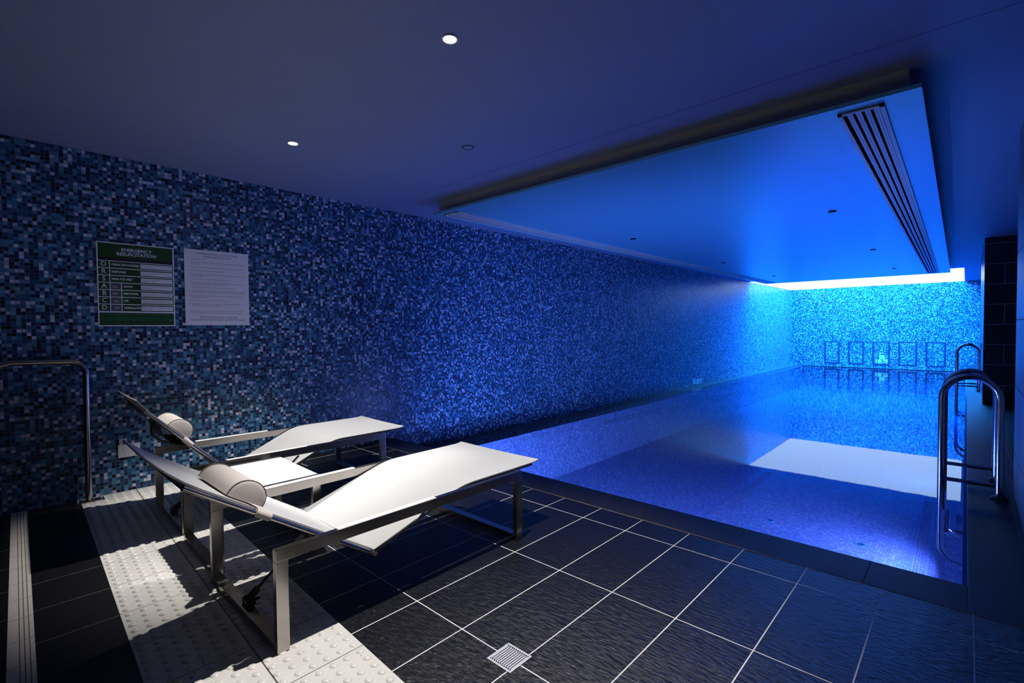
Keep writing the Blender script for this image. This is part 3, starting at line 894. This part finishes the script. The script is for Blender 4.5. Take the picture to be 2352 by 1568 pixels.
# swimming pool rules
W_, H_ = .480, .618
t = sign_root('rules_sign', (XL, 1.342, 1.557), ROT_L, 'white SWIMMING POOL and POOL DECK rules notice on mosaic wall', 'wall sign')
bm = bmesh.new(); plate(bm, -W_/2, W_/2, -H_/2, H_/2, 0, .006); obj('board', bm, M['plaque'], t)
for sx in (1, -1):
    for sy in (1, -1):
        bm = bmesh.new(); disc(bm, (sx*(W_/2-.025), sy*(H_/2-.02), .006), 0, .007, 0, .004, 14); obj('screw_cap', bm, M['white_plastic'], t, True)
RL = [('1.', ['No lifeguard on duty.']), ('2.', ['The pool is for exclusive use of guests, residents and such persons as may be authorised by', 'the management.']),
      ('3.', ['All persons using the pool must must have a shower before entering the pool enclosure.']),
      ('4.', ['Persons having open wounds/sores cannot use the pool.']),
      ('5.', ['Spitting, spouting or blowing, expectorating water, discharging bodily wastes in the pool is', 'strictly prohibited.']),
      ('6.', ['Food and drinks are not allowed in the pool area and deck area.']),
      ('7.', ['Anyone suffering from infections or communicable disease and/or who may be under the', 'influence of alcohol or drugs is not allowed in the pool.']),
      ('8.', ['For hygiene purposes, proper swimming attire is required at all times.']),
      ('9.', ['All children aged 16 years and below are not allowed to use the pool unless accompanied', 'by an adult. Residents accompanying children in the pool area shall be responsible for their safety.']),
      ('10.', ['Running, boisterous or rough play in excessive noise is forbidden in the pool area,', 'showers or dressing rooms.']),
      ('11.', ['Audio equipment or speakers is not permitted in the pool area.']),
      ('12.', ['The management accepts no responsibility for any accident, injury or other loss', 'suffered by any person in the pool or pool area.'])]
ys = [.232, .206, .166, .138, .108, .068, .040, .002, -.026, -.066, -.106, -.134]
it = [('SWIMMING POOL and POOL DECK', 0, .278, .024, 'CENTER', .310), ('RULES & REGULATIONS', 0, .254, .024, 'CENTER', .205)]
for (n_, ls), y in zip(RL, ys):
    it.append((n_, -.215, y, .0115, 'LEFT', None))
    for j, s in enumerate(ls): it.append((s, -.195, y-.0140*j, .0115, 'LEFT', min(.41, .0046*len(s))))
it += [('The management reserves the right to refuse admittance or eject from the pool premises,', -.005, -.192, .0115, 'CENTER', .395),
       ('any persons failing to comply with any of the above health and safety regulations.', -.005, -.208, .0115, 'CENTER', .37),
       ('OPERATING HOURS 06.00am to 10.00pm daily', 0, -.244, .019, 'CENTER', .285), ('FOR SECURITY PURPOSES, THIS AREA IS UNDER CCTV COVERAGE', 0, -.266, .019, 'CENTER', .405)]
me = join_texts(it)
for v in me.vertices: v.co.z = .0064
obj('lettering', me, M['ink'], t)

# depth plaques
def depth(loc, rot, where):
    t = sign_root('depth_plaque', loc, rot, 'white depth plaque reading 1.3 m low on the '+where, 'depth marker')
    t['group'] = 'depth plaques'
    bm = bmesh.new(); plate(bm, -.155, .155, -.055, .055, 0, .005); obj('plate', bm, M['plaque'], t)
    for i_ in (('1.3', -.150, 0, .130, 'LEFT', .17), ('m', .045, -.008, .10, 'LEFT', .085)):
        me = join_texts([i_], .003)
        for v in me.vertices: v.co.z = .0056
        obj('lettering', me, M['ink'], t)
    return t
depth((-2.005, YB, .038), ROT_B, 'far wall inside the middle rectangle')
depth((XL, 11.44, -.085), ROT_L, 'long mosaic wall near the water')
def nodive(loc, rot, where):
    t = sign_root('no_diving_plaque', loc, rot, 'small square no diving plaque on the '+where, 'warning plaque'); t['group'] = 'no diving plaques'
    bm = bmesh.new(); plate(bm, -.068, .068, -.062, .062, 0, .005); obj('plate', bm, M['plaque'], t)
    bm = bmesh.new(); disc(bm, (0, 0, .005), .040, .050, 0, .0006, 28)
    bx(bm, (0, 0, .0053), (.085, .009, .0006), Matrix.Rotation(-PI/4, 3, 'Z'))
    bx(bm, (.004, .008, .0053), (.045, .010, .0006), Matrix.Rotation(PI/5, 3, 'Z'))
    obj('pictogram', bm, pr('grey print', (.30, .30, .36), .5), t)
nodive((-1.995, YB, .170), ROT_B, 'far wall above the depth plaque')
nodive((XL, 11.18, -.065), ROT_L, 'long mosaic wall left of its depth plaque')

# double power outlet
t = sign_root('power_outlet', (XL, .716, .307), ROT_L, 'white double power outlet on mosaic wall behind the loungers', 'power outlet')
bm = bmesh.new(); bx(bm, (0, 0, .006), (.133, .096, .012), None, .003); obj('cover', bm, M['white_plastic'], t)
for sx in (-1, 1):
    x = sx*.030
    bm = bmesh.new(); bx(bm, (x, .016, .014), (.015, .013, .006), None, .0015); obj('switch', bm, M['white_plastic'], t)
    bm = bmesh.new()
    for dx, dy, r in ((-.008, -.008, .5), (.008, -.008, -.5), (0, -.024, 0)):
        bx(bm, (x+dx, dy, .0121), (.0025, .009, .0008), Matrix.Rotation(r, 3, 'Z'))
    obj('socket_slots', bm, M['ink'], t)

# ------------------------------------------------------------------ camera, world
fw = Vector((-0.68039532, 0.73235833, -0.02671097)); rt = Vector((0.73274503, 0.68045306, -0.00826707)); up = Vector((-0.01212111, 0.02519721, 0.99960901))
cam = bpy.data.cameras.new('camera'); cam.sensor_fit = 'HORIZONTAL'; cam.sensor_width = 36.0; cam.lens = 36.0*1123.228/2352
cam.clip_start = .02
co = bpy.data.objects.new('camera', cam)
m = Matrix(((rt.x, up.x, -fw.x), (rt.y, up.y, -fw.y), (rt.z, up.z, -fw.z)))
co.matrix_world = Matrix.Translation((0, 0, 1.2)) @ m.to_4x4()
C.objects.link(co); sc.camera = co
w = bpy.data.worlds.new('World'); sc.world = w; w.use_nodes = True
w.node_tree.nodes['Background'].inputs[0].default_value = (.002, .003, .008, 1)
vs = sc.view_settings
sc.display_settings.display_device = 'sRGB'
vs.view_transform = 'Standard'; vs.look = 'None'; vs.exposure = 0.0; vs.gamma = 1.0; vs.use_curve_mapping = False
cy_ = sc.cycles
cy_.max_bounces = 10; cy_.diffuse_bounces = 5; cy_.glossy_bounces = 5; cy_.transparent_max_bounces = 12
cy_.caustics_reflective = True; cy_.caustics_refractive = False
cy_.sample_clamp_indirect = 6.0
